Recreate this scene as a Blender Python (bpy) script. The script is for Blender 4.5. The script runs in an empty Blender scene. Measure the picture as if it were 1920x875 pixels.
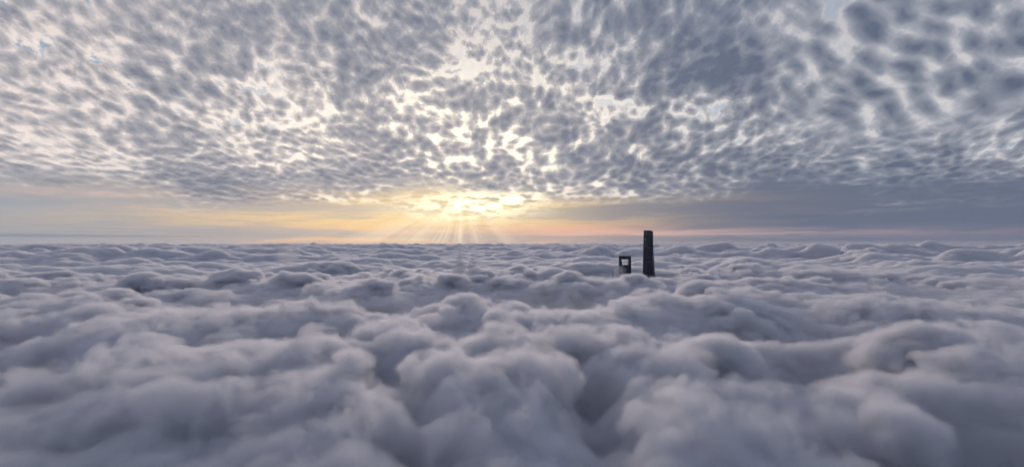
import bpy, bmesh, math, random
import numpy as np
from mathutils import Vector, Matrix

R = math.radians
random.seed(7)
SC = bpy.context.scene
COL = SC.collection

# ------------------------------------------------------------------ camera
CAM_Z = 567.0
FOC = 1000.0                     # focal length in photo pixels (photo 1920 wide)
HORIZON = 456.0
PITCH = math.atan((HORIZON - 437.5) / FOC)
cam_d = bpy.data.cameras.new('camera')
cam = bpy.data.objects.new('camera', cam_d)
COL.objects.link(cam)
cam.location = (0, 0, CAM_Z)
cam.rotation_euler = (R(90) + PITCH, 0, 0)
cam_d.sensor_width = 36.0
cam_d.lens = 36.0 * FOC / 1920.0
cam_d.clip_start = 1.0
cam_d.clip_end = 200000.0
SC.camera = cam


def az_el(px, py):
    """direction (azimuth to the right of +Y, elevation) of a point of the view"""
    x = (px - 960.0) / FOC
    z = -(py - 437.5) / FOC
    c, s = math.cos(PITCH), math.sin(PITCH)
    y2 = c - z * s
    z2 = s + z * c
    return math.atan2(x, y2), math.atan2(z2, math.hypot(x, y2))


# ------------------------------------------------------------------ render settings
SC.view_settings.view_transform = 'Standard'
SC.view_settings.look = 'None'
SC.view_settings.exposure = 0.0
SC.view_settings.gamma = 1.0
SC.view_settings.use_curve_mapping = False
SC.render.engine = 'CYCLES'
cy = SC.cycles
cy.max_bounces = 8
cy.diffuse_bounces = 3
cy.glossy_bounces = 3
cy.transmission_bounces = 2
cy.transparent_max_bounces = 12
cy.volume_bounces = 6
cy.use_denoising = True
try:
    cy.denoiser = 'OPENIMAGEDENOISE'
except Exception:
    pass
cy.use_adaptive_sampling = True
cy.adaptive_threshold = 0.03
cy.adaptive_min_samples = 12
cy.volume_step_rate = 1.6
cy.sample_clamp_indirect = 4.0

# ------------------------------------------------------------------ node expressions
class N:
    """tiny expression layer over shader math nodes"""
    tree = None

    def __init__(s, sock):
        s.s = sock

    @staticmethod
    def m(op, *a, clamp=False):
        n = N.tree.nodes.new('ShaderNodeMath')
        n.operation = op
        n.use_clamp = clamp
        for i, v in enumerate(a):
            if isinstance(v, N):
                N.tree.links.new(v.s, n.inputs[i])
            else:
                n.inputs[i].default_value = float(v)
        return N(n.outputs[0])

    def __add__(s, o): return N.m('ADD', s, o)
    def __radd__(s, o): return N.m('ADD', o, s)
    def __sub__(s, o): return N.m('SUBTRACT', s, o)
    def __rsub__(s, o): return N.m('SUBTRACT', o, s)
    def __mul__(s, o): return N.m('MULTIPLY', s, o)
    def __rmul__(s, o): return N.m('MULTIPLY', o, s)
    def __truediv__(s, o): return N.m('DIVIDE', s, o)
    def __rtruediv__(s, o): return N.m('DIVIDE', o, s)
    def __pow__(s, o): return N.m('POWER', s, o)


def sstep(a, b, x):
    n = N.tree.nodes.new('ShaderNodeMapRange')
    n.interpolation_type = 'SMOOTHSTEP'
    N.tree.links.new(x.s, n.inputs['Value'])
    n.inputs['From Min'].default_value = a
    n.inputs['From Max'].default_value = b
    n.inputs['To Min'].default_value = 0
    n.inputs['To Max'].default_value = 1
    return N(n.outputs['Result'])


def gauss(x, c, s):
    """exp(-((x-c)/s)^2)"""
    t = (x - c) * (1.0 / s)
    return N.m('EXPONENT', t * t * -1.0)


def comb(x, y, z):
    n = N.tree.nodes.new('ShaderNodeCombineXYZ')
    for i, v in enumerate((x, y, z)):
        if isinstance(v, N):
            N.tree.links.new(v.s, n.inputs[i])
        else:
            n.inputs[i].default_value = float(v)
    return n.outputs[0]


def noise(vec, scale, detail=4, rough=0.5, dist=0.0, lac=2.0, color=False):
    n = N.tree.nodes.new('ShaderNodeTexNoise')
    n.noise_dimensions = '3D'
    N.tree.links.new(vec, n.inputs['Vector'])
    n.inputs['Scale'].default_value = scale
    n.inputs['Detail'].default_value = detail
    n.inputs['Roughness'].default_value = rough
    n.inputs['Distortion'].default_value = dist
    n.inputs['Lacunarity'].default_value = lac
    if color:
        return n.outputs['Color']
    return N(n.outputs['Fac'])


def voro(vec, scale, smooth=0.6):
    n = N.tree.nodes.new('ShaderNodeTexVoronoi')
    n.voronoi_dimensions = '2D'
    n.feature = 'SMOOTH_F1'
    N.tree.links.new(vec, n.inputs['Vector'])
    n.inputs['Scale'].default_value = scale
    n.inputs['Smoothness'].default_value = smooth
    return N(n.outputs['Distance'])


def mixc(fac, a, b, mode='MIX'):
    n = N.tree.nodes.new('ShaderNodeMix')
    n.data_type = 'RGBA'
    n.blend_type = mode
    n.clamp_factor = True
    if isinstance(fac, N):
        N.tree.links.new(fac.s, n.inputs[0])
    else:
        n.inputs[0].default_value = fac
    for i, v in ((6, a), (7, b)):
        if isinstance(v, (tuple, list)):
            n.inputs[i].default_value = (*v, 1.0)
        else:
            N.tree.links.new(v, n.inputs[i])
    return n.outputs[2]


def scale_c(col, k):
    n = N.tree.nodes.new('ShaderNodeVectorMath')
    n.operation = 'SCALE'
    if isinstance(col, (tuple, list)):
        n.inputs[0].default_value = col
    else:
        N.tree.links.new(col, n.inputs[0])
    if isinstance(k, N):
        N.tree.links.new(k.s, n.inputs['Scale'])
    else:
        n.inputs['Scale'].default_value = k
    return n.outputs[0]


def add_c(a, b):
    n = N.tree.nodes.new('ShaderNodeVectorMath')
    n.operation = 'ADD'
    N.tree.links.new(a, n.inputs[0])
    N.tree.links.new(b, n.inputs[1])
    return n.outputs[0]


def lin(r, g, b):
    f = lambda c: (c / 255 / 12.92) if c / 255 <= 0.04045 else ((c / 255 + 0.055) / 1.055) ** 2.4
    return (f(r), f(g), f(b))


# ------------------------------------------------------------------ sky
SUN_AZ, SUN_EL = az_el(868, 384)
world = bpy.data.worlds.new('World')
SC.world = world
world.use_nodes = True
wt = world.node_tree
wt.nodes.clear()
N.tree = wt
tc = wt.nodes.new('ShaderNodeTexCoord')
sep = wt.nodes.new('ShaderNodeSeparateXYZ')
wt.links.new(tc.outputs['Generated'], sep.inputs[0])
dx, dy, dz = (N(sep.outputs[i]) for i in range(3))
AZ = N.m('ARCTAN2', dx, dy)
EL = N.m('ARCSINE', dz)
elc = N.m('MAXIMUM', EL, 0.0)

# clear air above the clouds
skyn = wt.nodes.new('ShaderNodeTexSky')
skyn.sky_type = 'NISHITA'
skyn.sun_disc = False
skyn.sun_elevation = R(12)
skyn.sun_rotation = SUN_AZ
skyn.altitude = 567
clear = mixc(0.45, scale_c(skyn.outputs[0], 0.09), lin(136, 158, 190))

# the altocumulus deck: directions projected on a plane overhead
U = AZ / (elc + 1.0) * 2.0
V = N.m('LOGARITHM', elc + 0.05, math.e) * 0.56
P0 = comb(U, V, 0.0)
warpn = noise(P0, 4.0, 3, 0.5, color=True)
sepw = wt.nodes.new('ShaderNodeSeparateXYZ')
wt.links.new(warpn, sepw.inputs[0])
wx, wy = N(sepw.outputs[0]) - 0.5, N(sepw.outputs[1]) - 0.5
U1, V1 = U + wx * 0.10, V + wy * 0.10
# the wave rows on the right run down to the right
rowmask = sstep(0.36, 0.60, AZ) * sstep(0.12, 0.22, EL)
row_a = AZ * 0.74 - EL * 0.67 + wx * 0.05
row_c = AZ * 0.67 + EL * 0.74 + wy * 0.07
def deck(du, dv):
    a = noise(comb(U1 + du, V1 + dv, 0.3), 18.0, 8, 0.64, 0.0)
    c = voro(comb(U1 + du, V1 + dv, 0.0), 30.0, 0.5)
    r = noise(comb(row_a * 11.0, row_c * 36.0 + du + dv * 14.0, 2.0), 1.0, 4, 0.48, 0.0)
    r2 = noise(comb(row_a * 20.0, row_c * 26.0 + du + dv * 14.0, 3.0), 1.0, 6, 0.58, 0.0)
    cell = a * 1.15 + (0.62 - c) * 0.42 - 0.17
    rc = voro(comb(row_a * 22.0 + a * 0.8, row_c * 38.0 + du + dv * 14.0, 0.0), 1.0, 0.7)
    return cell * (1.0 - rowmask) + (r * 0.55 + r2 * 0.55 - 0.20 + (0.62 - rc) * 0.80) * rowmask
d0 = deck(0.0, 0.0)
d1 = deck(0.0, -0.012)          # same deck a little nearer the sun
big = noise(P0, 2.8, 5, 0.60)
cm = 0.35 + sstep(0.35, 0.62, noise(comb(U, V, 21.0), 3.4, 3, 0.5)) * 0.95
# coverage by region: (px, py, size x, size y, amount)
BL = [
    (1320, 130, 140, 60, 0.36), (1230, 250, 170, 26, 0.14), (640, 70, 150, 60, 0.14), (1150, 50, 120, 40, 0.10),
    (900, 200, 120, 30, 0.10), (60, 130, 170, 90, 0.05), (380, 110, 150, 80, 0.06), (620, 265, 150, 22, 0.10),
    (560, 170, 110, 50, -0.09), (880, 127, 55, 18, -0.13), (765, 205, 50, 20, -0.13), (875, 272, 40, 12, -0.07),
    (960, 190, 35, 12, -0.14), (1150, 105, 50, 30, -0.10), (1500, 90, 60, 90, -0.10), (1205, 195, 100, 22, -0.16),
    (1480, 260, 90, 40, -0.08), (240, 230, 230, 45, -0.07), (1000, 130, 50, 80, -0.05),
    (1650, 330, 420, 45, 0.10), (100, 230, 260, 90, -0.06), (640, 30, 40, 60, -0.08), (1330, 220, 60, 14, -0.14),
    (830, 215, 130, 70, 0.07), (960, 330, 500, 26, 0.16), (100, 345, 140, 22, 0.20), (400, 340, 140, 20, 0.16), (180, 290, 130, 20, -0.08),
]
cov = (big - 0.5) * 1.0 + 0.045
for px, py, sx, sy, am in BL:
    a, e = az_el(px, py)
    g = N.m('EXPONENT', ((AZ - a) * (FOC / sx)) ** 2.0 * -1.0 - ((EL - e) * (FOC / sy)) ** 2.0)
    cov = cov + g * am
cm = cm * (1.0 - rowmask) + rowmask
th = (d0 - 0.5) * cm + 0.5 + cov * (1.0 - rowmask * 0.65) + rowmask * 0.02                    # thickness, ~0.2 .. 0.9
rel = (d0 - d1) * 2.0            # light side / dark side
ang = N.m('SQRT', ((AZ - SUN_AZ) * 0.62) ** 2.0 + ((EL - SUN_EL) * 0.9) ** 2.0)
near = N.m('EXPONENT', ang * ang * -16.0)       # close to the sun
leftz = sstep(0.45, -0.75, AZ)
topz = sstep(0.22, 0.42, EL)
# colours from the clear gaps over the bright thin rims to the thick grey undersides
fine = noise(comb(U1, V1, 8.0), 55.0, 6, 0.66) - 0.5
tt = th - rel * 0.5 + fine * 0.24
dark = mixc(leftz, lin(96, 106, 128), lin(126, 131, 146))
dark = mixc(near * 0.7, dark, lin(150, 150, 160))
mid = mixc(leftz, lin(130, 137, 151), lin(164, 163, 170))
mid = mixc(near * 0.7, mid, lin(184, 178, 180))
light = mixc(leftz, lin(166, 169, 180), lin(208, 200, 200))
light = mixc(near * 0.8, light, lin(232, 220, 208))
rim = mixc(leftz, lin(206, 203, 206), lin(240, 226, 220))
rim = mixc(near * 0.9, rim, (1.10, 1.0, 0.88))
glowup = N.m('EXPONENT', ((AZ - az_el(830, 0)[0]) * 3.6) ** 2.0 * -1.0 - ((EL - R(10)) * 6.0) ** 2.0)
rim = mixc(glowup * 0.9, rim, (1.25, 1.12, 0.94))
c_deck = mixc(sstep(0.34, 0.49, tt), rim, light)
c_deck = mixc(sstep(0.43, 0.66, tt), c_deck, mid)
c_deck = mixc(sstep(0.60, 0.92, tt), c_deck, dark)
c_deck = mixc(topz * 0.25, c_deck, lin(118, 127, 148))
c_deck = scale_c(c_deck, fine * 0.40 + 1.0)
hole = sstep(0.38, 0.24, th) * (1.0 - rowmask * 0.5)
c_deck = mixc(hole * (1.0 - near * 0.8) * 0.85, c_deck, clear)

# the low sky: long flat streaks of stratus and the glow under them
st = noise(comb(AZ * 3.0, EL * 42.0 + wx * 0.6, 5.0), 1.0, 6, 0.58)
st2 = noise(comb(AZ * 1.3, EL * 30.0, 9.0), 1.0, 4, 0.5)
gx = gauss(AZ, az_el(770, 0)[0], 0.38)
base = mixc(leftz, lin(103, 113, 134), lin(154, 161, 171))
base = mixc(sstep(0.42, 0.62, st2) * 0.6, base, mixc(leftz, lin(100, 110, 132), lin(172, 172, 176)))
base = mixc(gx * 0.7, base, lin(196, 184, 178))
glow = mixc(sstep(0.0, 0.055, EL), lin(250, 198, 148), lin(252, 212, 148))
orange = gauss(AZ, az_el(1060, 0)[0], 0.15) * gauss(EL, 0.022, 0.013)
low = mixc(gx * (0.25 + sstep(0.42, 0.60, st) * 0.75) * sstep(0.11, 0.075, EL), base, glow)
low = mixc(orange * 0.70, low, lin(248, 180, 146))
pinkb = (gauss(EL, 0.018, 0.008) * gauss(AZ, 0.15, 0.5) + gauss(EL, 0.066, 0.012) * gauss(AZ, -0.6, 0.25)) * sstep(0.40, 0.58, st) * 0.6
low = mixc(pinkb, low, lin(222, 186, 182))
# thin blue-grey bars just over the horizon
bars = sstep(0.48, 0.60, noise(comb(AZ * 1.6, EL * 120.0, 1.0), 1.0, 4, 0.55)) * sstep(0.030, 0.010, EL)
low = mixc(bars * 0.6, low, mixc(gx, lin(112, 124, 146), lin(186, 180, 176)))
# lens-shaped dark bars on the right
lens = sstep(0.50, 0.60, noise(comb(AZ * 5.0, EL * 95.0, 6.0), 1.0, 4, 0.5)) * gauss(AZ, 0.62, 0.22) * gauss(EL, 0.042, 0.016)
low = mixc(lens * 0.7, low, lin(100, 110, 133))
# bright breaks right where the sun stands
sunr = N.m('EXPONENT', ((AZ - SUN_AZ - 0.01) * 10.0) ** 2.0 * -1.0 - ((EL - SUN_EL) * 42.0) ** 2.0)
sunr = sunr + N.m('EXPONENT', ((AZ - az_el(965, 0)[0]) * 20.0) ** 2.0 * -1.0 - ((EL - az_el(965, 373)[1]) * 110.0) ** 2.0) * 0.8
brk = noise(comb(AZ * 26.0, EL * 80.0, 3.0), 1.0, 6, 0.62)
halo = N.m('EXPONENT', ((AZ - SUN_AZ) * 6.5) ** 2.0 * -1.0 - ((EL - SUN_EL + 0.006) * 26.0) ** 2.0)
lowsun = mixc(halo * 0.68, low, (1.0, 0.82, 0.50))
# beams fanning down from the sun
fan = N.m('ARCTAN2', AZ - SUN_AZ, (SUN_EL + 0.02) - EL)
fn = noise(comb(fan * 3.0, 0.0, 7.0), 1.0, 4, 0.62)
beam = sstep(0.40, 0.66, fn) * gauss(fan, -0.35, 1.15) * sstep(SUN_EL + 0.005, SUN_EL - 0.018, EL) * gauss(AZ, SUN_AZ - 0.05, 0.30)
lowsun = mixc(beam * 0.78, lowsun, (1.12, 0.95, 0.68))
edge = EL + (st - 0.5) * 0.10 + (big - 0.5) * 0.08 + (noise(comb(AZ * 2.6, EL * 9.0, 12.0), 1.0, 4, 0.55) - 0.5) * 0.18
c_sky = mixc(sstep(0.060, 0.125, edge), lowsun, c_deck)
c_sky = mixc(sunr * sstep(0.40, 0.55, brk), c_sky, (1.8, 1.55, 1.05))
# above the frame the deck thins to blue-grey; away from the sun it is darker
c_sky = mixc(sstep(R(30), R(60), EL), c_sky, lin(134, 144, 172))
c_sky = mixc(sstep(0.1, -0.5, dy) * 0.8, c_sky, lin(118, 130, 158))
c_sky = mixc(sstep(0.0, -0.06, EL), c_sky, lin(110, 118, 138))
bg = wt.nodes.new('ShaderNodeBackground')
wt.links.new(c_sky, bg.inputs['Color'])
bg.inputs['Strength'].default_value = 1.0
wo = wt.nodes.new('ShaderNodeOutputWorld')
wt.links.new(bg.outputs[0], wo.inputs['Surface'])
world.cycles.sampling_method = 'MANUAL'
world.cycles.sample_map_resolution = 512

# ------------------------------------------------------------------ sun (behind the deck)
sun_d = bpy.data.lights.new('sun', 'SUN')
sun_d.energy = 1.3
sun_d.angle = R(10)
sun_d.color = (1.0, 0.80, 0.70)
sun = bpy.data.objects.new('sun', sun_d)
COL.objects.link(sun)
sd = Vector((math.sin(SUN_AZ) * math.cos(R(8)), math.cos(SUN_AZ) * math.cos(R(8)), math.sin(R(8))))
sun.rotation_euler = sd.to_track_quat('Z', 'Y').to_euler()
sun.location = (-3000, 9000, 3000)

# ------------------------------------------------------------------ materials
def mat(name, col=(0.5, 0.5, 0.5), rough=0.6, metal=0.0):
    m = bpy.data.materials.new(name)
    m.use_nodes = True
    b = m.node_tree.nodes['Principled BSDF']
    b.inputs['Base Color'].default_value = (*col, 1)
    b.inputs['Roughness'].default_value = rough
    b.inputs['Metallic'].default_value = metal
    return m


def volume_mat(name, col, density, aniso=0.2):
    m = bpy.data.materials.new(name)
    m.use_nodes = True
    t = m.node_tree
    t.nodes.clear()
    o = t.nodes.new('ShaderNodeOutputMaterial')
    v = t.nodes.new('ShaderNodeVolumePrincipled')
    v.inputs['Color'].default_value = (*col, 1)
    v.inputs['Density'].default_value = density
    v.inputs['Anisotropy'].default_value = aniso
    t.links.new(v.outputs[0], o.inputs['Volume'])
    return m


def link(name, me, m, parent=None):
    o = bpy.data.objects.new(name, me)
    COL.objects.link(o)
    if m is not None:
        me.materials.append(m)
    if parent is not None:
        o.parent = parent
    return o


# ------------------------------------------------------------------ numpy noise
def _hash(ix, iy, iz, seed):
    h = (ix.astype(np.int64) * 374761393 + iy.astype(np.int64) * 668265263 + iz.astype(np.int64) * 2147483647 + seed * 1274126177) & 0xffffffff
    h = ((h ^ (h >> 13)) * 1274126177) & 0xffffffff
    h = (h ^ (h >> 16)) & 0xffffffff
    return h


def _rnd(ix, iy, iz, seed):
    return _hash(ix, iy, iz, seed).astype(np.float64) / 4294967295.0


def vnoise(x, y, seed):
    """2-D gradient noise, about -1..1"""
    ix, iy = np.floor(x), np.floor(y)
    fx, fy = x - ix, y - iy
    ux, uy = fx * fx * fx * (fx * (fx * 6 - 15) + 10), fy * fy * fy * (fy * (fy * 6 - 15) + 10)
    z = np.zeros_like(ix)
    def g(a, b):
        t = _rnd(ix + a, iy + b, z, seed) * 6.2831853
        return np.cos(t) * (fx - a) + np.sin(t) * (fy - b)
    a = g(0, 0) * (1 - ux) + g(1, 0) * ux
    b = g(0, 1) * (1 - ux) + g(1, 1) * ux
    return (a * (1 - uy) + b * uy) * 1.5


def fbm(x, y, seed, octv, rough=0.5):
    s, a, n = 0.0, 1.0, 0.0
    for k in range(octv):
        s = s + a * vnoise(x * 2 ** k + 13.7 * k, y * 2 ** k - 7.1 * k, seed + k)
        n += a
        a *= rough
    return s / n


def domes(x, y, seed, k=9.0):
    """rounded heads packed side by side: 0 in the creases, ~1 on the heads (2-D cells, smooth union)"""
    ix, iy = np.floor(x), np.floor(y)
    z = np.zeros_like(ix)
    acc = np.zeros_like(x)
    for a in (-1, 0, 1):
        for b in (-1, 0, 1):
            cx, cy_ = ix + a, iy + b
            qx = cx + 0.5 + 0.8 * (_rnd(cx, cy_, z, seed) - 0.5)
            qy = cy_ + 0.5 + 0.8 * (_rnd(cx, cy_, z, seed + 1) - 0.5)
            rr = 0.62 + 0.42 * _rnd(cx, cy_, z, seed + 2)
            d2 = ((x - qx) ** 2 + (y - qy) ** 2) / (rr * rr)
            hgt = np.sqrt(np.clip(1.0 - d2, 0.0, 1.0)) * rr - 0.25 * np.clip(d2 - 1, 0, 3)
            acc = acc + np.exp(k * hgt)
    return np.log(acc) / k


# ------------------------------------------------------------------ the sea of clouds
LEVEL = 382.0

def spot(px, py, z):
    """ground point under a line of sight at height z"""
    a, e = az_el(px, py)
    d = (CAM_Z - z) / math.tan(-e)
    return math.sin(a) * d, math.cos(a) * d


# mounds and hollows: (px, py of the spot, height above sea level, half size across, half size along view in metres)
MOUNDS = [
    (1100, 492, 446, 380, 220), (600, 490, 445, 300, 250), (250, 495, 440, 300, 250), (1500, 500, 440, 400, 300), (1420, 518, 430, 230, 170),
    (1310, 545, 440, 180, 130), (30, 520, 432, 160, 130), (120, 541, 447, 125, 120), (872, 549, 445, 52, 70), (1190, 548, 430, 110, 90),
    (1640, 552, 430, 200, 150), (945, 574, 428, 60, 70), (1060, 574, 430, 95, 90), (270, 600, 428, 60, 90), (745, 590, 428, 55, 70),
    (1150, 602, 430, 80, 80), (1330, 622, 430, 95, 80), (1490, 614, 430, 100, 80), (1760, 612, 434, 130, 90), (600, 611, 440, 60, 60),
    (800, 648, 437, 42, 55), (300, 740, 420, 330, 190), (1300, 760, 412, 330, 170), (860, 790, 412, 160, 130), (95, 678, 432, 95, 80),
    (240, 641, 438, 80, 80), (400, 642, 438, 95, 80), (520, 640, 438, 75, 80), (670, 662, 436, 55, 70), (1010, 655, 412, 60, 70),
    (1140, 655, 418, 80, 70), (920, 678, 440, 62, 60), (1000, 745, 420, 55, 50), (1370, 742, 424, 90, 60), (1640, 745, 420, 100, 60),
]


# round heads that stand up out of the near part of the deck: (px, py of the top, half width in photo px)
HEADS = [
    (120, 543, 88), (55, 562, 60), (178, 566, 46), (240, 592, 42), (275, 616, 36), (15, 580, 50),
    (60, 690, 60), (130, 662, 55), (190, 650, 44), (240, 642, 48), (305, 652, 50), (378, 645, 48), (450, 640, 46), (525, 640, 42),
    (590, 612, 46), (548, 628, 36), (640, 648, 50), (690, 672, 58), (600, 690, 85), (450, 705, 95), (300, 725, 100), (140, 735, 95), (680, 745, 70), (540, 770, 90),
    (872, 548, 40), (905, 560, 34), (842, 566, 28), (925, 604, 46), (950, 577, 40), (1000, 575, 45), (1052, 572, 42), (1112, 578, 42), (1150, 603, 42), (1065, 604, 52),
    (745, 590, 42), (772, 602, 34), (700, 596, 36), (795, 648, 36), (825, 666, 34), (762, 672, 30), (915, 681, 50), (872, 700, 46), (960, 708, 50), (1002, 740, 46),
    (820, 735, 52), (920, 765, 110), (1040, 660, 44), (1000, 640, 44),
    (290, 578, 44), (345, 570, 46), (405, 566, 48), (470, 570, 48), (530, 564, 46), (590, 556, 44), (640, 562, 38),
    (845, 510, 48), (905, 503, 50), (970, 500, 58), (1030, 502, 52), (1075, 508, 38), (560, 512, 50), (430, 508, 60), (300, 515, 60), (690, 520, 45),
    (1180, 560, 46), (1240, 545, 50), (1320, 530, 60), (1400, 532, 50), (1200, 622, 46), (1268, 640, 46), (1335, 620, 60), (1405, 626, 54), (1500, 615, 52),
    (1442, 652, 50), (1562, 626, 46), (1640, 560, 70), (1720, 562, 60), (1750, 613, 80), (1680, 632, 58), (1822, 640, 58), (1852, 600, 60), (1905, 640, 60),
    (1250, 742, 52), (1382, 740, 62), (1300, 708, 80), (1500, 730, 88), (1622, 735, 80), (1765, 760, 88), (1350, 820, 62), (1560, 855, 60), (1180, 690, 60),
]


def head_geo(px, py, hw):
    zt = 456 if py < 560 else 446 if py < 600 else 456 if py < 665 else 452 - (py - 665) * 0.17
    a, e = az_el(px, py)
    D = (CAM_Z - zt) / math.tan(-e)
    Rr = hw * D / 1000.0 * (1.35 if py > 600 else 1.12)
    D += 0.25 * Rr
    return math.sin(a) * D, math.cos(a) * D, zt, Rr


# hollows between them: (px, distance, height above sea level, half size across, half size along view)
HOLLOWS = [
    (430, 850, 285, 165, 180), (590, 850, 320, 75, 140), (1000, 1620, 285, 300, 330), (720, 1500, 350, 170, 200), (1560, 1100, 345, 210, 160),
    (20, 950, 340, 80, 140), (825, 860, 370, 50, 90), (1250, 760, 370, 55, 70), (1840, 620, 355, 60, 60), (740, 640, 362, 36, 70),
    (1120, 520, 372, 40, 80), (1450, 700, 362, 75, 60), (1230, 1250, 372, 150, 130),
]
# creases between the big near banks, same columns as the hollows
CREASES = [
    (700, 700, 366, 34, 60), (735, 600, 362, 30, 60), (770, 510, 360, 27, 55), (800, 430, 365, 24, 50),
    (1050, 700, 372, 34, 60), (1100, 590, 364, 30, 60), (1130, 500, 362, 28, 55), (1150, 410, 366, 24, 50),
    (1460, 700, 362, 60, 55), (1560, 850, 352, 110, 80), (1845, 600, 352, 50, 50), (1660, 520, 372, 50, 40), (1240, 800, 366, 45, 60), (10, 800, 340, 60, 90),
]


def in_crease(x, y, k=1.0):
    for px, D, tz, sx, sy in CREASES:
        a_ = az_el(px, 456)[0]
        cx, cy_ = D * math.sin(a_), D * math.cos(a_)
        du = (x - cx) * math.cos(a_) - (y - cy_) * math.sin(a_)
        dv = (x - cx) * math.sin(a_) + (y - cy_) * math.cos(a_)
        if (du / (sx * k)) ** 2 + (dv / (sy * k)) ** 2 < 1:
            return True
    return False


MOUNDS = [(px, py, 400 + (tz - 400) * (1.35 if tz > 400 else 1.5), sx, sy) for px, py, tz, sx, sy in MOUNDS]
# where the towers stand the cloud top is at a known height
ANCHORS = [(1170, 522, 388.0, 170.0)]


def domes3(P, seed, k=9.0):
    """the same heads packed in space: P (..., 3) in cell units"""
    shp = P.shape[:-1]
    P = P.reshape(-1, 3).astype(np.float32)
    I = np.floor(P).astype(np.int64)
    acc = np.zeros(len(P), np.float32)
    for a in (-1, 0, 1):
        for b in (-1, 0, 1):
            for c in (-1, 0, 1):
                cx, cy_, cz_ = I[:, 0] + a, I[:, 1] + b, I[:, 2] + c
                hh = _hash(cx, cy_, cz_, seed)
                f = lambda sh: ((hh >> sh) & 255).astype(np.float32) / 255.0
                qx, qy, qz = cx + 0.1 + 0.8 * f(0), cy_ + 0.1 + 0.8 * f(8), cz_ + 0.1 + 0.8 * f(16)
                rr = 0.66 + 0.40 * f(24)
                d2 = ((P[:, 0] - qx) ** 2 + (P[:, 1] - qy) ** 2 + (P[:, 2] - qz) ** 2) / (rr * rr)
                acc += np.exp(k * (np.sqrt(np.clip(1.0 - d2, 0, 1)) * rr - 0.2 * np.clip(d2 - 1, 0, 2)))
    return (np.log(acc) / k).reshape(shp)


def height(x, y):
    wx_ = fbm(x / 420, y / 420, 71, 3) * 120
    wy_ = fbm(x / 420, y / 420, 91, 3) * 120
    X, Y = x + wx_, y + wy_
    r = np.hypot(x, y)
    farw = np.clip((r - 2200) / 5000, 0, 1)
    h = fbm(x / 900, y / 900, 5, 3) * (26 + 34 * farw)
    amod = 0.55 + 0.9 * np.clip(fbm(x / 700, y / 700, 17, 2) + 0.4, 0, 1)
    h += (domes(X / 330, Y / 330, 201, 7) - 0.62) * 46 * (1 - farw) * amod * (1 - 0.7 * np.clip(1.0 - (r - 700) / 900, 0, 1))
    shelf = np.clip(1.0 - (r - 700) / 900, 0, 1)
    am2 = 0.15 + 1.7 * np.clip(fbm(x / 1500, y / 1500, 19, 3) * 1.4 + 0.35, 0, 1)
    dd = np.clip(domes(X / 340, Y / 340, 231, 7), 0, 2)
    h += (dd ** 2 - 0.4) * 150 * farw * am2
    h += (domes(X / 900, Y / 900, 221, 7) - 0.62) * 90 * farw
    for kind_, lst in (('h', HOLLOWS), ('m', MOUNDS)):
      for px, py, tz, sx, sy in lst:
        if kind_ == 'm':
            cx, cy_ = spot(px, py, tz)
        else:
            cx, cy_ = py * math.sin(az_el(px, 456)[0]), py * math.cos(az_el(px, 456)[0])
        L = math.hypot(cx, cy_)
        ax, ay = cx / L, cy_ / L            # along view
        if tz > 400:
            cx, cy_ = cx + ax * sy * 0.1, cy_ + ay * sy * 0.1
        xs, ys = X - wx_ * 0.88 - cx, Y - wy_ * 0.88 - cy_
        du = xs * ay - ys * ax
        dv = xs * ax + ys * ay
        q = (du / sx) ** 2 + (dv / sy) ** 2
        w = np.exp(-(q * 0.9) ** 1.6) * (0.88 if kind_ == 'm' else 0.95)
        h = h * (1 - w) + (tz - 6 - LEVEL) * w
    for px, py, hw in HEADS:
        cx, cy_, zt, Rr = head_geo(px, py, hw)
        d2 = ((x - cx) ** 2 + (y - cy_) ** 2) / (1.9 * Rr) ** 2
        w = np.exp(-d2 ** 1.3)
        h = h + w * np.clip(zt - 0.30 * Rr - LEVEL - h, 0, None) * 0.9
    for px, D, tz, sx, sy in CREASES:
        a_ = az_el(px, 456)[0]
        cx, cy_ = D * math.sin(a_), D * math.cos(a_)
        du = (x - cx) * math.cos(a_) - (y - cy_) * math.sin(a_) + wx_ * 0.08
        dv = (x - cx) * math.sin(a_) + (y - cy_) * math.cos(a_)
        w = np.exp(-((du / sx) ** 2 + (dv / sy) ** 2)) * 0.9
        h = h * (1 - w) + (tz - LEVEL) * w
    for px, py, tz, sg in ANCHORS:
        cx, cy_ = spot(px, py, tz)
        w = np.exp(-((x - cx) ** 2 + (y - cy_) ** 2) / (sg * sg))
        i = int(np.argmax(w))
        h = h + w * (tz - LEVEL - h.ravel()[i]) * 0.9
    return LEVEL + h


def sea_grid(az_step, rad_step, r0=45.0, r1=60000.0):
    fine = np.arange(-52, 52.001, az_step)
    side = np.concatenate([np.linspace(-180, -52, 34)[:-1], fine, np.linspace(52, 180, 34)[1:-1]])
    a = np.radians(side)
    nr = int(math.log(r1 / r0) / rad_step)
    r = r0 * np.exp(np.arange(nr + 1) * (math.log(r1 / r0) / nr))
    A, RR = np.meshgrid(a, r)
    return np.sin(A) * RR, np.cos(A) * RR, RR


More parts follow.
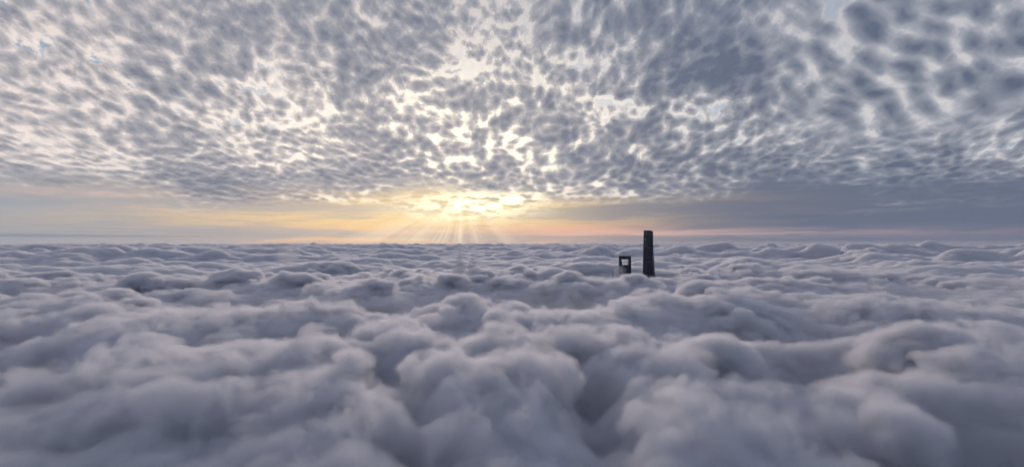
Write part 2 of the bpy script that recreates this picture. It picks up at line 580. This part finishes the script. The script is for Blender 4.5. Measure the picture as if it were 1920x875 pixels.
def grid_mesh(name, X, Y, Z, XV=None, XF=None):
    nr, na = X.shape
    co = np.stack([X, Y, Z], -1).reshape(-1, 3)
    i = np.arange(nr - 1)[:, None] * na
    j = np.arange(na)[None, :]
    j2 = (j + 1) % na
    q = np.stack([i + j, i + na + j, i + na + j2, i + j2], -1).reshape(-1, 4)
    q = q[:, ::-1]
    c0 = len(co)
    co = np.vstack([co, [[0, 0, float(Z[0].mean())]]])
    ring = np.arange(na)
    tri = np.stack([np.full(na, c0), ring, (ring + 1) % na], -1)[:, ::-1]
    if XV is not None:
        tri = np.vstack([tri, XF + len(co)])
        co = np.vstack([co, XV])
    me = bpy.data.meshes.new(name)
    me.vertices.add(len(co))
    me.vertices.foreach_set('co', co.astype(np.float32).ravel())
    nl = q.size + tri.size
    me.loops.add(nl)
    me.polygons.add(len(q) + len(tri))
    me.loops.foreach_set('vertex_index', np.concatenate([q.ravel(), tri.ravel()]).astype(np.int32))
    st_ = np.concatenate([np.arange(len(q)) * 4, q.size + np.arange(len(tri)) * 3]).astype(np.int32)
    me.polygons.foreach_set('loop_start', st_)
    me.polygons.foreach_set('use_smooth', np.ones(len(st_), bool))
    me.update(calc_edges=True)
    me.validate()
    return me


def normals(X, Y, Z):
    P = np.stack([X, Y, Z], -1)
    da = np.roll(P, -1, 1) - np.roll(P, 1, 1)
    dr = np.gradient(P, axis=0)
    n = np.cross(da, dr)
    n *= np.sign(n[..., 2:3] + 1e-12)
    return n / (np.linalg.norm(n, axis=-1, keepdims=True) + 1e-9)


GX, GY, GR = sea_grid(0.11, 0.0058)
GZ = height(GX, GY)
S = np.stack([GX, GY, GZ], -1)
farl = np.clip(1.0 - (GR - 7000) / 14000, 0.0, 1)
nearl = np.clip(1.0 - (GR - 2500) / 5000, 0, 1)
wv = np.stack([fbm(GX / 80, GY / 80, 33, 3), fbm(GX / 80, GY / 80, 43, 3), fbm(GX / 80, GY / 80, 53, 3)], -1)
midw = np.clip((GR - 300) / 1600, 0.45, 1)
hollow = np.zeros_like(GX)
for px, D, tz, sx, sy in HOLLOWS:
    a_ = az_el(px, 456)[0]
    cx, cy_ = D * math.sin(a_), D * math.cos(a_)
    du = (GX - cx) * math.cos(a_) - (GY - cy_) * math.sin(a_)
    dv = (GX - cx) * math.sin(a_) + (GY - cy_) * math.cos(a_)
    hollow = np.maximum(hollow, np.exp(-((du / sx) ** 2 + (dv / sy) ** 2) * 1.2))
calm = 1.0 - 0.65 * hollow
small = np.clip((GR - 500) / 800, 0.15, 1)
STEPS = []
for cell, amp, seed, lod, wamp in ((140.0, 50.0, 11, (0.4 + 0.6 * farl) * np.maximum(midw, 0.7) * calm, 34.0), (58.0, 22.0, 21, farl * small * calm, 18.0), (24.0, 9.0, 31, nearl, 8.0)):
    nn = normals(S[..., 0], S[..., 1], S[..., 2])
    dm = domes3((S + wv * wamp) / cell, seed, 8.0) - 0.72
    # the grid is coarse far off: smaller heads fade out there
    S = S + nn * (dm * amp * lod)[..., None]
    STEPS.append(S)
nn = normals(*[STEPS[1][..., i] for i in range(3)])
tatter = (fbm(S[..., 0] / 28, (S[..., 1] + S[..., 2]) / 28, 81, 3, 0.5) * 5.0 + 2.0) * nearl
S = STEPS[1] * 0.6 + S * 0.4 + nn * tatter[..., None]

def z_near(x, y):
    """height of the deck's outer skin under a point (nearest grid vertex)"""
    ia = int(np.argmin(np.abs(GA - math.degrees(math.atan2(x, y)))))
    ir = int(np.argmin(np.abs(GR[:, 0] - math.hypot(x, y))))
    return float(S[ir, ia, 2])


GA = np.degrees(np.arctan2(GX[0], GY[0]))
head_list = []
rng = np.random.RandomState(12)
for px, py, hw in HEADS:
    x, y, zt, Rr = head_geo(px, py, hw)
    if not in_crease(x, y, 1.1):
        head_list.append((x, y, zt - Rr * 0.84, Rr))
for k in range(900):
    D = 900 + 2300 * rng.rand() ** 0.8
    a = math.radians(rng.uniform(-50, 50))
    x, y = math.sin(a) * D, math.cos(a) * D
    Rr = rng.uniform(26, 80) * (0.7 + 0.3 * D / 2000)
    if math.hypot(x - 620, y - 2640) < 240 or (D > 2350 and 1040 < 960 + 1000 * x / y < 1260):
        continue
    zc = z_near(x, y)
    ia_, ir_ = int(np.argmin(np.abs(GA - math.degrees(a)))), int(np.argmin(np.abs(GR[:, 0] - D)))
    if in_crease(x, y, 1.4) or zc < 385 or hollow[ir_, ia_] > 0.3 or min(math.hypot(x - h_[0], y - h_[1]) / (Rr + h_[3]) for h_ in head_list) < 0.55:
        continue
    if len(head_list) > 330:
        break
    head_list.append((x, y, zc + Rr * 0.30 - Rr * 0.80, Rr))


def ico(sub):
    bm = bmesh.new()
    bmesh.ops.create_icosphere(bm, subdivisions=sub, radius=1.0)
    V_ = np.array([v.co[:] for v in bm.verts])
    F_ = np.array([[v.index for v in f.verts] for f in bm.faces])
    bm.free()
    return V_, F_


V5, F5 = ico(5)
hv, hf = [], []
for k, (x, y, z, Rr) in enumerate(head_list):
    rot = rng.rand(3) * 50
    sq = np.array([1.05 + 0.3 * rng.rand(), 1.05 + 0.3 * rng.rand(), 0.84])
    big_ = y < 900
    d1_ = domes3(V5 / (0.80 if big_ else 0.66) + rot, 500 + k, 8.0) - 0.72
    P = V5 * (1.0 + (0.42 if big_ else 0.50) * d1_)[:, None]
    d2_ = domes3(P / 0.27 + rot, 900 + k, 8.0) - 0.72
    P = P + V5 * ((0.21 if big_ else 0.26) * d2_)[:, None]
    hf.append(F5 + len(V5) * k)
    hv.append(P * Rr * sq + np.array([x, y, z]))
HV, HF = np.vstack(hv), np.vstack(hf)

# inner, opaque body of the cloud
CORE_IN = 32.0
m_core = mat('cloud_body', (0.72, 0.725, 0.75), 1.0)
m_core.node_tree.nodes['Principled BSDF'].inputs['Specular IOR Level'].default_value = 0.0
K = STEPS[1]
nk = normals(K[..., 0], K[..., 1], K[..., 2])
nk = nk * 0.5 + np.array([0, 0, 0.5])
K = K - nk * CORE_IN
core = link('cloud_sea', grid_mesh('cloud_sea', K[..., 0], K[..., 1], K[..., 2]), m_core)
core['kind'] = 'stuff'
core['label'] = 'unbroken sea of billowing grey-mauve cloud tops reaching to the horizon'
# its soft, see-through outer part.  Far off: even mist between the outer skin and the body.
SPLIT = 3300.0
m_mist = volume_mat('cloud_mist', (0.93, 0.935, 0.95), 0.05, 0.35)


def closed_band(name, S, i0, i1, zb=200.0, XV=None, XF=None):
    """the skin between two rings of the grid, closed by walls and a floor"""
    T = S[i0:i1]
    nr, na = T.shape[:2]
    co = T.reshape(-1, 3)
    i = np.arange(nr - 1)[:, None] * na
    j = np.arange(na)[None, :]
    j2 = (j + 1) % na
    q = [np.stack([i + j2, i + na + j2, i + na + j, i + j], -1).reshape(-1, 4)]
    jj = np.arange(na)
    k2 = (jj + 1) % na
    lo_out = T[-1].copy(); lo_out[:, 2] = zb
    n0 = len(co)
    co = np.vstack([co, lo_out])
    top = (nr - 1) * na
    q.append(np.stack([top + jj, top + k2, n0 + k2, n0 + jj], -1))
    if i0 > 0:
        lo_in = T[0].copy(); lo_in[:, 2] = zb
        n1 = len(co)
        co = np.vstack([co, lo_in])
        q.append(np.stack([k2, jj, n1 + jj, n1 + k2], -1))
        q.append(np.stack([n0 + jj, n0 + k2, n1 + k2, n1 + jj], -1))
        tri = np.zeros((0, 3), int)
    else:
        c0 = len(co)
        co = np.vstack([co, [[0, 0, float(T[0, :, 2].mean())], [0, 0, zb]]])
        tri = np.vstack([np.stack([np.full(na, c0), k2, jj], -1), np.stack([np.full(na, c0 + 1), n0 + jj, n0 + k2], -1)])
    q = np.vstack(q)
    if XV is not None:
        tri = np.vstack([tri, XF + len(co)])
        co = np.vstack([co, XV])
    me = bpy.data.meshes.new(name)
    me.vertices.add(len(co))
    me.vertices.foreach_set('co', co.astype(np.float32).ravel())
    me.loops.add(q.size + tri.size)
    me.polygons.add(len(q) + len(tri))
    me.loops.foreach_set('vertex_index', np.concatenate([q.ravel(), tri.ravel()]).astype(np.int32))
    me.polygons.foreach_set('loop_start', np.concatenate([np.arange(len(q)) * 4, q.size + np.arange(len(tri)) * 3]).astype(np.int32))
    me.update(calc_edges=True)
    me.validate()
    return me


ri = int(np.argmax(GR[:, 0] > SPLIT))
mist = link('cloud_mist', closed_band('cloud_mist', S, ri - 6, len(GR)), m_mist)
mist['kind'] = 'stuff'
mist['label'] = 'soft translucent mist on the far surface of the cloud sea'

# near by: the same skin turned into a fog volume whose density grows inwards, frayed by noise
VOX, BAND, DENS = 4.0, 26.0, 0.22
m_fray = bpy.data.materials.new('frayed_mist')
m_fray.use_nodes = True
t = m_fray.node_tree
t.nodes.clear()
N.tree = t
o_ = t.nodes.new('ShaderNodeOutputMaterial')
v_ = t.nodes.new('ShaderNodeVolumePrincipled')
v_.inputs['Color'].default_value = (0.925, 0.93, 0.95, 1)
v_.inputs['Anisotropy'].default_value = 0.35
v_.inputs['Density Attribute'].default_value = ''
at = t.nodes.new('ShaderNodeAttribute')
at.attribute_name = 'density'
tc_ = t.nodes.new('ShaderNodeTexCoord')
nz = noise(tc_.outputs['Object'], 1.0 / 38.0, 6, 0.66, 0.4)
gd = N(at.outputs['Fac'])
er = N.m('MAXIMUM', gd - (0.60 - nz) * 2.1 * (1.0 - gd), 0.0)
t.links.new((N.m('MINIMUM', er, 1.0) * DENS * sstep(0.0, 0.08, gd)).s, v_.inputs['Density'])
t.links.new(v_.outputs[0], o_.inputs['Volume'])
near_me = closed_band('cloud_veil', S, 0, ri, XV=HV, XF=HF)
veil = link('cloud_veil', near_me, m_fray)
veil['kind'] = 'stuff'
veil['label'] = 'frayed translucent mist on the nearer surface of the cloud sea'
ng = bpy.data.node_groups.new('fog', 'GeometryNodeTree')
ng.interface.new_socket('Geometry', in_out='INPUT', socket_type='NodeSocketGeometry')
ng.interface.new_socket('Geometry', in_out='OUTPUT', socket_type='NodeSocketGeometry')
gi = ng.nodes.new('NodeGroupInput')
go = ng.nodes.new('NodeGroupOutput')
mv = ng.nodes.new('GeometryNodeMeshToVolume')
mv.resolution_mode = 'VOXEL_SIZE'
mv.inputs['Voxel Size'].default_value = VOX
mv.inputs['Interior Band Width'].default_value = BAND
mv.inputs['Density'].default_value = 1.0
sm = ng.nodes.new('GeometryNodeSetMaterial')
sm.inputs['Material'].default_value = m_fray
ng.links.new(gi.outputs[0], mv.inputs['Mesh'])
ng.links.new(mv.outputs[0], sm.inputs['Geometry'])
ng.links.new(sm.outputs[0], go.inputs[0])
md = veil.modifiers.new('fog', 'NODES')
md.node_group = ng

# ground far below
gm = bpy.data.meshes.new('ground')
gm.from_pydata([(-70000, -70000, 0), (70000, -70000, 0), (70000, 70000, 0), (-70000, 70000, 0)], [], [(0, 1, 2, 3)])
ground = link('ground', gm, mat('city_ground', (0.08, 0.08, 0.085), 0.9))
ground['kind'] = 'structure'


# air: a very thin even haze round everything
hz = bmesh.new()
bmesh.ops.create_cube(hz, size=1.0)
for v in hz.verts:
    v.co = Vector((v.co.x * 124000, v.co.y * 124000, -1.0 if v.co.z < 0 else 720.0))
hme = bpy.data.meshes.new('haze')
hz.to_mesh(hme)
hz.free()
haze = link('haze', hme, volume_mat('haze_air', (0.92, 0.89, 0.93), 0.75e-5, 0.3))
haze['kind'] = 'stuff'
haze['label'] = 'thin pale air over the cloud sea'

# ------------------------------------------------------------------ towers
def thing(name, label, cat, loc):
    o = bpy.data.objects.new(name, None)
    o.empty_display_size = 20
    COL.objects.link(o)
    o.location = loc
    o['label'] = label
    o['category'] = cat
    return o


def facade_mat(name, glass, line, step, rough=0.25):
    """dark curtain wall with a mullion line every storey and every bay"""
    m = bpy.data.materials.new(name)
    m.use_nodes = True
    t = m.node_tree
    N.tree = t
    b = t.nodes['Principled BSDF']
    tcn = t.nodes.new('ShaderNodeTexCoord')
    sp = t.nodes.new('ShaderNodeSeparateXYZ')
    t.links.new(tcn.outputs['Object'], sp.inputs[0])
    z = N(sp.outputs[2])
    fl = N.m('FRACT', z * (1.0 / step))
    ln = sstep(0.80, 0.84, fl)
    cellv = t.nodes.new('ShaderNodeTexWhiteNoise')
    cellv.noise_dimensions = '3D'
    fz = N.m('FLOOR', z * (1.0 / step))
    angv = N.m('FLOOR', N.m('ARCTAN2', N(sp.outputs[0]), N(sp.outputs[1])) * 9.0)
    t.links.new(comb(angv, fz, 0.0), cellv.inputs['Vector'])
    w = N(cellv.outputs['Value'])
    c = mixc(w * 0.5, glass, tuple(v * 1.9 for v in glass))
    c = mixc(ln, c, line)
    b.inputs['Specular IOR Level'].default_value = 0.12
    t.links.new(c, b.inputs['Base Color'])
    t.links.new((w * 0.15 + rough).s, b.inputs['Roughness'])
    return m


M_glass = facade_mat('dark_curtain_wall', (0.007, 0.016, 0.034), (0.012, 0.024, 0.044), 4.5)
M_glass2 = facade_mat('blue_curtain_wall', (0.009, 0.018, 0.034), (0.014, 0.024, 0.040), 4.2)
M_belt = mat('belt_metal', (0.010, 0.013, 0.019), 0.7)
M_rimm = mat('pale_steel', (0.30, 0.32, 0.35), 0.45, 0.6)
M_screen = mat('crown_lattice_steel', (0.045, 0.06, 0.09), 0.5, 0.2)
M_dark = mat('louvre_black', (0.005, 0.006, 0.008), 0.8)
M_lit = mat('lit_window_glass', (0.5, 0.5, 0.5), 0.3)
bl = M_lit.node_tree.nodes['Principled BSDF']
bl.inputs['Emission Color'].default_value = (1.0, 0.93, 0.85, 1)
bl.inputs['Emission Strength'].default_value = 0.25

# --- the twisting tower
TH = 632.0
def tw_rad(th, z):
    """plan radius of the twisting tower at angle th (0 = +X) and height z"""
    Rz = 22.6 + (TH - z) * 0.0280 + max(0.0, 300 - z) * 0.004
    phi = R(60) - R(43) * (TH - z) / 211.0
    r_ = Rz * (1 + 0.115 * math.cos(3 * (th - phi)))
    # the V notch that runs up one corner with the twist
    dn = (th - (phi + R(120)) + math.pi) % (2 * math.pi) - math.pi
    return r_ * (1 - 0.10 * math.exp(-(dn / 0.07) ** 2))


def crown_h(th):
    """sloping open rim: low towards the viewer's right, high at the back and left"""
    return TH - 13.0 * (0.5 + 0.5 * math.cos(th - R(-62))) ** 3


def ring_mesh(name, zs, m, parent, off=0.0, ths=None, close=True, ztop=None, thick=0.0):
    n = 96
    T = ths if ths is not None else [2 * math.pi * i / n for i in range(n)]
    closed = ths is None
    bm = bmesh.new()
    rows = []
    for z in zs:
        row = []
        for t_ in T:
            zz = min(z, ztop(t_)) if ztop else z
            r_ = tw_rad(t_, zz) + off
            row.append(bm.verts.new((r_ * math.cos(t_), r_ * math.sin(t_), zz)))
        rows.append(row)
    if thick:
        back = []
        for z in zs:
            row = []
            for t_ in T:
                zz = min(z, ztop(t_)) if ztop else z
                r_ = tw_rad(t_, zz) + off - thick
                row.append(bm.verts.new((r_ * math.cos(t_), r_ * math.sin(t_), zz)))
            back.append(row)
    m_ = len(T)
    rng = range(m_ if closed else m_ - 1)
    for a in range(len(rows) - 1):
        for i in rng:
            j = (i + 1) % m_
            bm.faces.new((rows[a][i], rows[a][j], rows[a + 1][j], rows[a + 1][i]))
            if thick:
                bm.faces.new((back[a][j], back[a][i], back[a + 1][i], back[a + 1][j]))
    if thick:
        for a, flip in ((0, True), (len(rows) - 1, False)):
            for i in rng:
                j = (i + 1) % m_
                f = (rows[a][i], rows[a][j], back[a][j], back[a][i])
                bm.faces.new(f[::-1] if flip else f)
    elif close:
        bm.faces.new(rows[-1])
        bm.faces.new(rows[0][::-1])
    if not closed and thick:
        for i in (0, m_ - 1):
            for a in range(len(rows) - 1):
                bm.faces.new((rows[a][i], rows[a + 1][i], back[a + 1][i], back[a][i]))
    me = bpy.data.meshes.new(name)
    bmesh.ops.remove_doubles(bm, verts=bm.verts, dist=0.001)
    bmesh.ops.recalc_face_normals(bm, faces=bm.faces)
    bm.to_mesh(me)
    bm.free()
    return link(name, me, m, parent)


tw = thing('twisting_skyscraper', 'tall dark twisting skyscraper with a sloping open crown that rises above the horizon', 'skyscraper', (693.5, 2705.0, 0.0))
wall_ = ring_mesh('curtain_wall', list(np.linspace(0, 608, 96)), M_glass, tw)
ring_mesh('crown_screen', list(np.linspace(608, TH, 7)), M_screen, tw, off=0.0, ztop=crown_h, thick=0.9)['label'] = 'pale open lattice screen of the crown'
ring_mesh('crown_rim', [TH - 0.2, TH + 1.0], M_rimm, tw, off=0.5, ths=[R(a) for a in range(20, 265, 5)], thick=1.6)
for zb in (546.0, 474.0, 398.0, 326.0, 254.0, 182.0, 110.0, 38.0):
    bt = ring_mesh('mechanical_belt', [zb - 3.2, zb + 3.2], M_belt, tw, off=0.7, thick=2.0)
    ring_mesh('belt_ledge', [zb + 3.2, zb + 4.1], M_glass2, bt, off=2.2, thick=3.0)
ring_mesh('upper_band', [600.0, 601.6], M_belt, tw, off=0.6, thick=1.5)
ring_mesh('louvre_panel', [570.0, 583.0], M_dark, tw, off=0.7, ths=[R(a) for a in range(-128, -54, 3)], thick=1.5)
for k, (a, z) in enumerate([(-154, 592), (-153, 586), (-152, 579), (-150, 566), (-30, 565), (-149, 556), (-22, 538), (-20, 528), (-18, 519), (-16, 510), (-15, 500), (-14, 490), (-30, 482), (-13, 468), (-12, 459), (-11, 450), (-10, 441), (-9, 432)]):
    ring_mesh('lit_window', [z, z + 2.2], M_lit, tw, off=0.45, ths=[R(a), R(a + 2), R(a + 4)], thick=0.8)
for (x_, y_, h_) in ((-17, -3, 5.5), (-12, 8, 4.0), (-6, 12, 3.0), (-19, 3, 3.5)):
    bm = bmesh.new()
    r_ = bmesh.ops.create_cone(bm, segments=8, radius1=0.9, radius2=0.5, depth=h_, cap_ends=True)
    bmesh.ops.translate(bm, verts=r_['verts'], vec=(x_, y_, TH + h_ / 2 - 6))
    me = bpy.data.meshes.new('roof_mast')
    bm.to_mesh(me); bm.free()
    link('roof_mast', me, M_belt, tw)


def prism(bm, lo, hi):
    """tapered box between two rectangles (x0, x1, y0, y1, z)"""
    vs = []
    for (x0, x1, y0, y1, z) in (lo, hi):
        vs += [bm.verts.new(c) for c in ((x0, y0, z), (x1, y0, z), (x1, y1, z), (x0, y1, z))]
    for f in ((3, 2, 1, 0), (4, 5, 6, 7), (0, 1, 5, 4), (1, 2, 6, 5), (2, 3, 7, 6), (3, 0, 4, 7)):
        bm.faces.new([vs[i] for i in f])


def pmesh(name, prs, m, parent, bev=0.0):
    bm = bmesh.new()
    for lo, hi in prs:
        prism(bm, lo, hi)
    if bev:
        bmesh.ops.bevel(bm, geom=bm.edges[:], offset=bev, segments=1, affect='EDGES')
    me = bpy.data.meshes.new(name)
    bm.to_mesh(me)
    bm.free()
    return link(name, me, m, parent)


# --- the tower with the portal at its top
SW = thing('portal_skyscraper', 'dark skyscraper with a trapezoid opening through its top, left of the twisting tower', 'skyscraper', (570.5, 2700.0, 0.0))
ZT = 502.0
pmesh('tower_shaft', [((-29, 29, -29, 29, 0), (-29.5, 29.8, -11, 11, 458))], M_glass2, SW)
pmesh('portal_leg', [((-29.5, -15.5, -11, 11, 458.02), (-29.0, -18.5, -8, 8, 486.0))], M_glass2, SW)
pmesh('portal_leg', [((15.5, 29.8, -11, 11, 458.02), (18.0, 30.0, -8, 8, 486.0))], M_glass2, SW)
ob = pmesh('observation_bridge', [((-29.6, 30.2, -8.5, 8.5, 486.02), (-30.6, 30.4, -7, 7, ZT))], M_glass2, SW, 0.4)
pmesh('window_band', [((-28, 28, -8.7, 8.7, 489.5), (-28.3, 28.3, -8.4, 8.4, 493.0))], M_belt, ob)
pmesh('roof_parapet', [((-29.5, 29.5, -6.4, 6.4, ZT + .02), (-29.5, 29.5, -6.4, 6.4, ZT + 1.2))], M_belt, SW)
for pr in (((-27, -21, -3, 3, ZT + 1.22), (-26, -22, -2, 2, ZT + 4.2)), ((-12, 4, -2, 2, ZT + 1.22), (-11, 3, -1.5, 1.5, ZT + 2.2)), ((14, 19, -3, 3, ZT + 1.22), (15, 18, -2, 2, ZT + 3.2))):
    pmesh('roof_hoist', [pr], M_belt, SW)

# --- the tiered tower, of which only the tip of the spire clears the cloud
JM = thing('spired_skyscraper', 'thin dark spire tip poking out of the cloud left of the portal tower', 'skyscraper', (514.0, 2720.0, 0.0))
tiers = []
z0 = 0.0
hw = 27.0
for k, hh in enumerate((120, 70, 48, 34, 24, 18, 14, 10, 8)):
    tiers.append(((-hw, hw, -hw, hw, z0 + (0.02 if k else 0)), (-hw * 1.02, hw * 1.02, -hw * 1.02, hw * 1.02, z0 + hh)))
    z0 += hh
    hw *= 0.90
pmesh('tiered_shaft', tiers, M_glass2, JM)
bm = bmesh.new()
for r1, r2, za, zb_ in ((7.0, 3.2, z0, z0 + 28), (3.2, 1.6, z0 + 28, z0 + 50), (1.9, 1.3, z0 + 50, 431.0)):
    r_ = bmesh.ops.create_cone(bm, segments=8, radius1=r1, radius2=r2, depth=zb_ - za, cap_ends=True)
    bmesh.ops.translate(bm, verts=r_['verts'], vec=(0, 0, (za + zb_) / 2))
me = bpy.data.meshes.new('spire')
bm.to_mesh(me); bm.free()
link('spire', me, M_belt, JM)

# ------------------------------------------------------------------ loose mist near the towers
def puff_obj(name, label, c, size, col, dens, seed, cell=0.8, amp=0.35, aniso=0.3, taper=0.0):
    bm = bmesh.new()
    bmesh.ops.create_icosphere(bm, subdivisions=5, radius=1.0)
    P = np.array([v.co[:] for v in bm.verts])
    wob = np.stack([fbm(P[:, 0] * 1.3 + P[:, 2] * .7 + q * 9, P[:, 1] * 1.3 - P[:, 2] * .9, seed + q, 3) for q in range(3)], -1) * 0.5
    d = domes3((P + wob) / cell, seed, 7.0) - 0.7
    P = P * (1 + amp * d)[:, None] + wob * amp
    if taper:
        f = 1 - taper * np.clip((P[:, 2] + 1) / 2, 0, 1)
        P[:, 0] *= f
        P[:, 1] *= f
    for v, p in zip(bm.verts, P):
        v.co = Vector((p[0] * size[0], p[1] * size[1], p[2] * size[2]))
    for f in bm.faces:
        f.smooth = True
    me = bpy.data.meshes.new(name)
    bm.to_mesh(me)
    bm.free()
    o = link(name, me, volume_mat(name + '_air', col, dens, aniso))
    o.location = c
    o['kind'] = 'stuff'
    o['label'] = label
    return o


AIR = (0.93, 0.935, 0.95)
# a thin veil that lies in the hollows of the deck and feathers out towards its rim
aa, rr_ = np.meshgrid(np.linspace(0, 2 * math.pi, 121)[:-1], np.linspace(0.02, 1, 60))
vx, vy = np.cos(aa) * rr_ * 4800, np.sin(aa) * rr_ * 4800
vz = 432 - 70 * rr_ ** 2 + fbm(vx / 700, vy / 700, 140, 4, 0.6) * 22 * (1 - rr_ ** 4)
vb = bmesh.new()
top_ = [[vb.verts.new((vx[i, j], vy[i, j], vz[i, j])) for j in range(120)] for i in range(60)]
for i in range(59):
    for j in range(120):
        k2_ = (j + 1) % 120
        vb.faces.new((top_[i][j], top_[i + 1][j], top_[i + 1][k2_], top_[i][k2_]))
vb.faces.new(top_[0])
low_ = [vb.verts.new((vx[-1, j], vy[-1, j], 210.0)) for j in range(120)]
for j in range(120):
    k2_ = (j + 1) % 120
    vb.faces.new((top_[-1][j], low_[j], low_[k2_], top_[-1][k2_]))
vb.faces.new(low_[::-1])
bmesh.ops.recalc_face_normals(vb, faces=vb.faces)
vme = bpy.data.meshes.new('valley_mist')
vb.to_mesh(vme)
vb.free()
vm = link('valley_mist', vme, volume_mat('valley_air', (0.90, 0.91, 0.95), 0.0005, 0.2))
vm['kind'] = 'stuff'
vm['label'] = 'thin veil of mist lying in the hollows between the cloud banks'
puff_obj('mist', 'mist drifting across the left leg of the portal tower', (530, 2625, 430), (34, 30, 26), (0.80, 0.82, 0.86), 0.009, 5, 0.5, 0.6)
puff_obj('mist', 'mist hiding the foot of the portal tower', (545, 2590, 388), (110, 60, 28), (0.80, 0.82, 0.86), 0.012, 15, 0.4, 0.6)
for px, top, w_, sd_ in ((857, 468, 26, 41), (882, 470, 24, 51)):  # plumes: the dark of their shadowed side is put into the mist colour
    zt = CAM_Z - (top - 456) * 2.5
    puff_obj('mist_plume', 'plume of mist drawn up into a point over the cloud, its shade put into the colour', ((px - 960) * 2.5 + 12, 2500, zt - 105), (w_ * 2.2, 50, 105), (0.50, 0.52, 0.60), 0.022, sd_, 0.6, 0.35, 0.2, 0.85)
puff_obj('mist_plume', 'faint pink wisp of mist reaching up to the horizon', (-1050, 2500, 520), (60, 50, 40), (0.9, 0.86, 0.88), 0.007, 61, 0.4, 0.8, 0.3, 0.5)
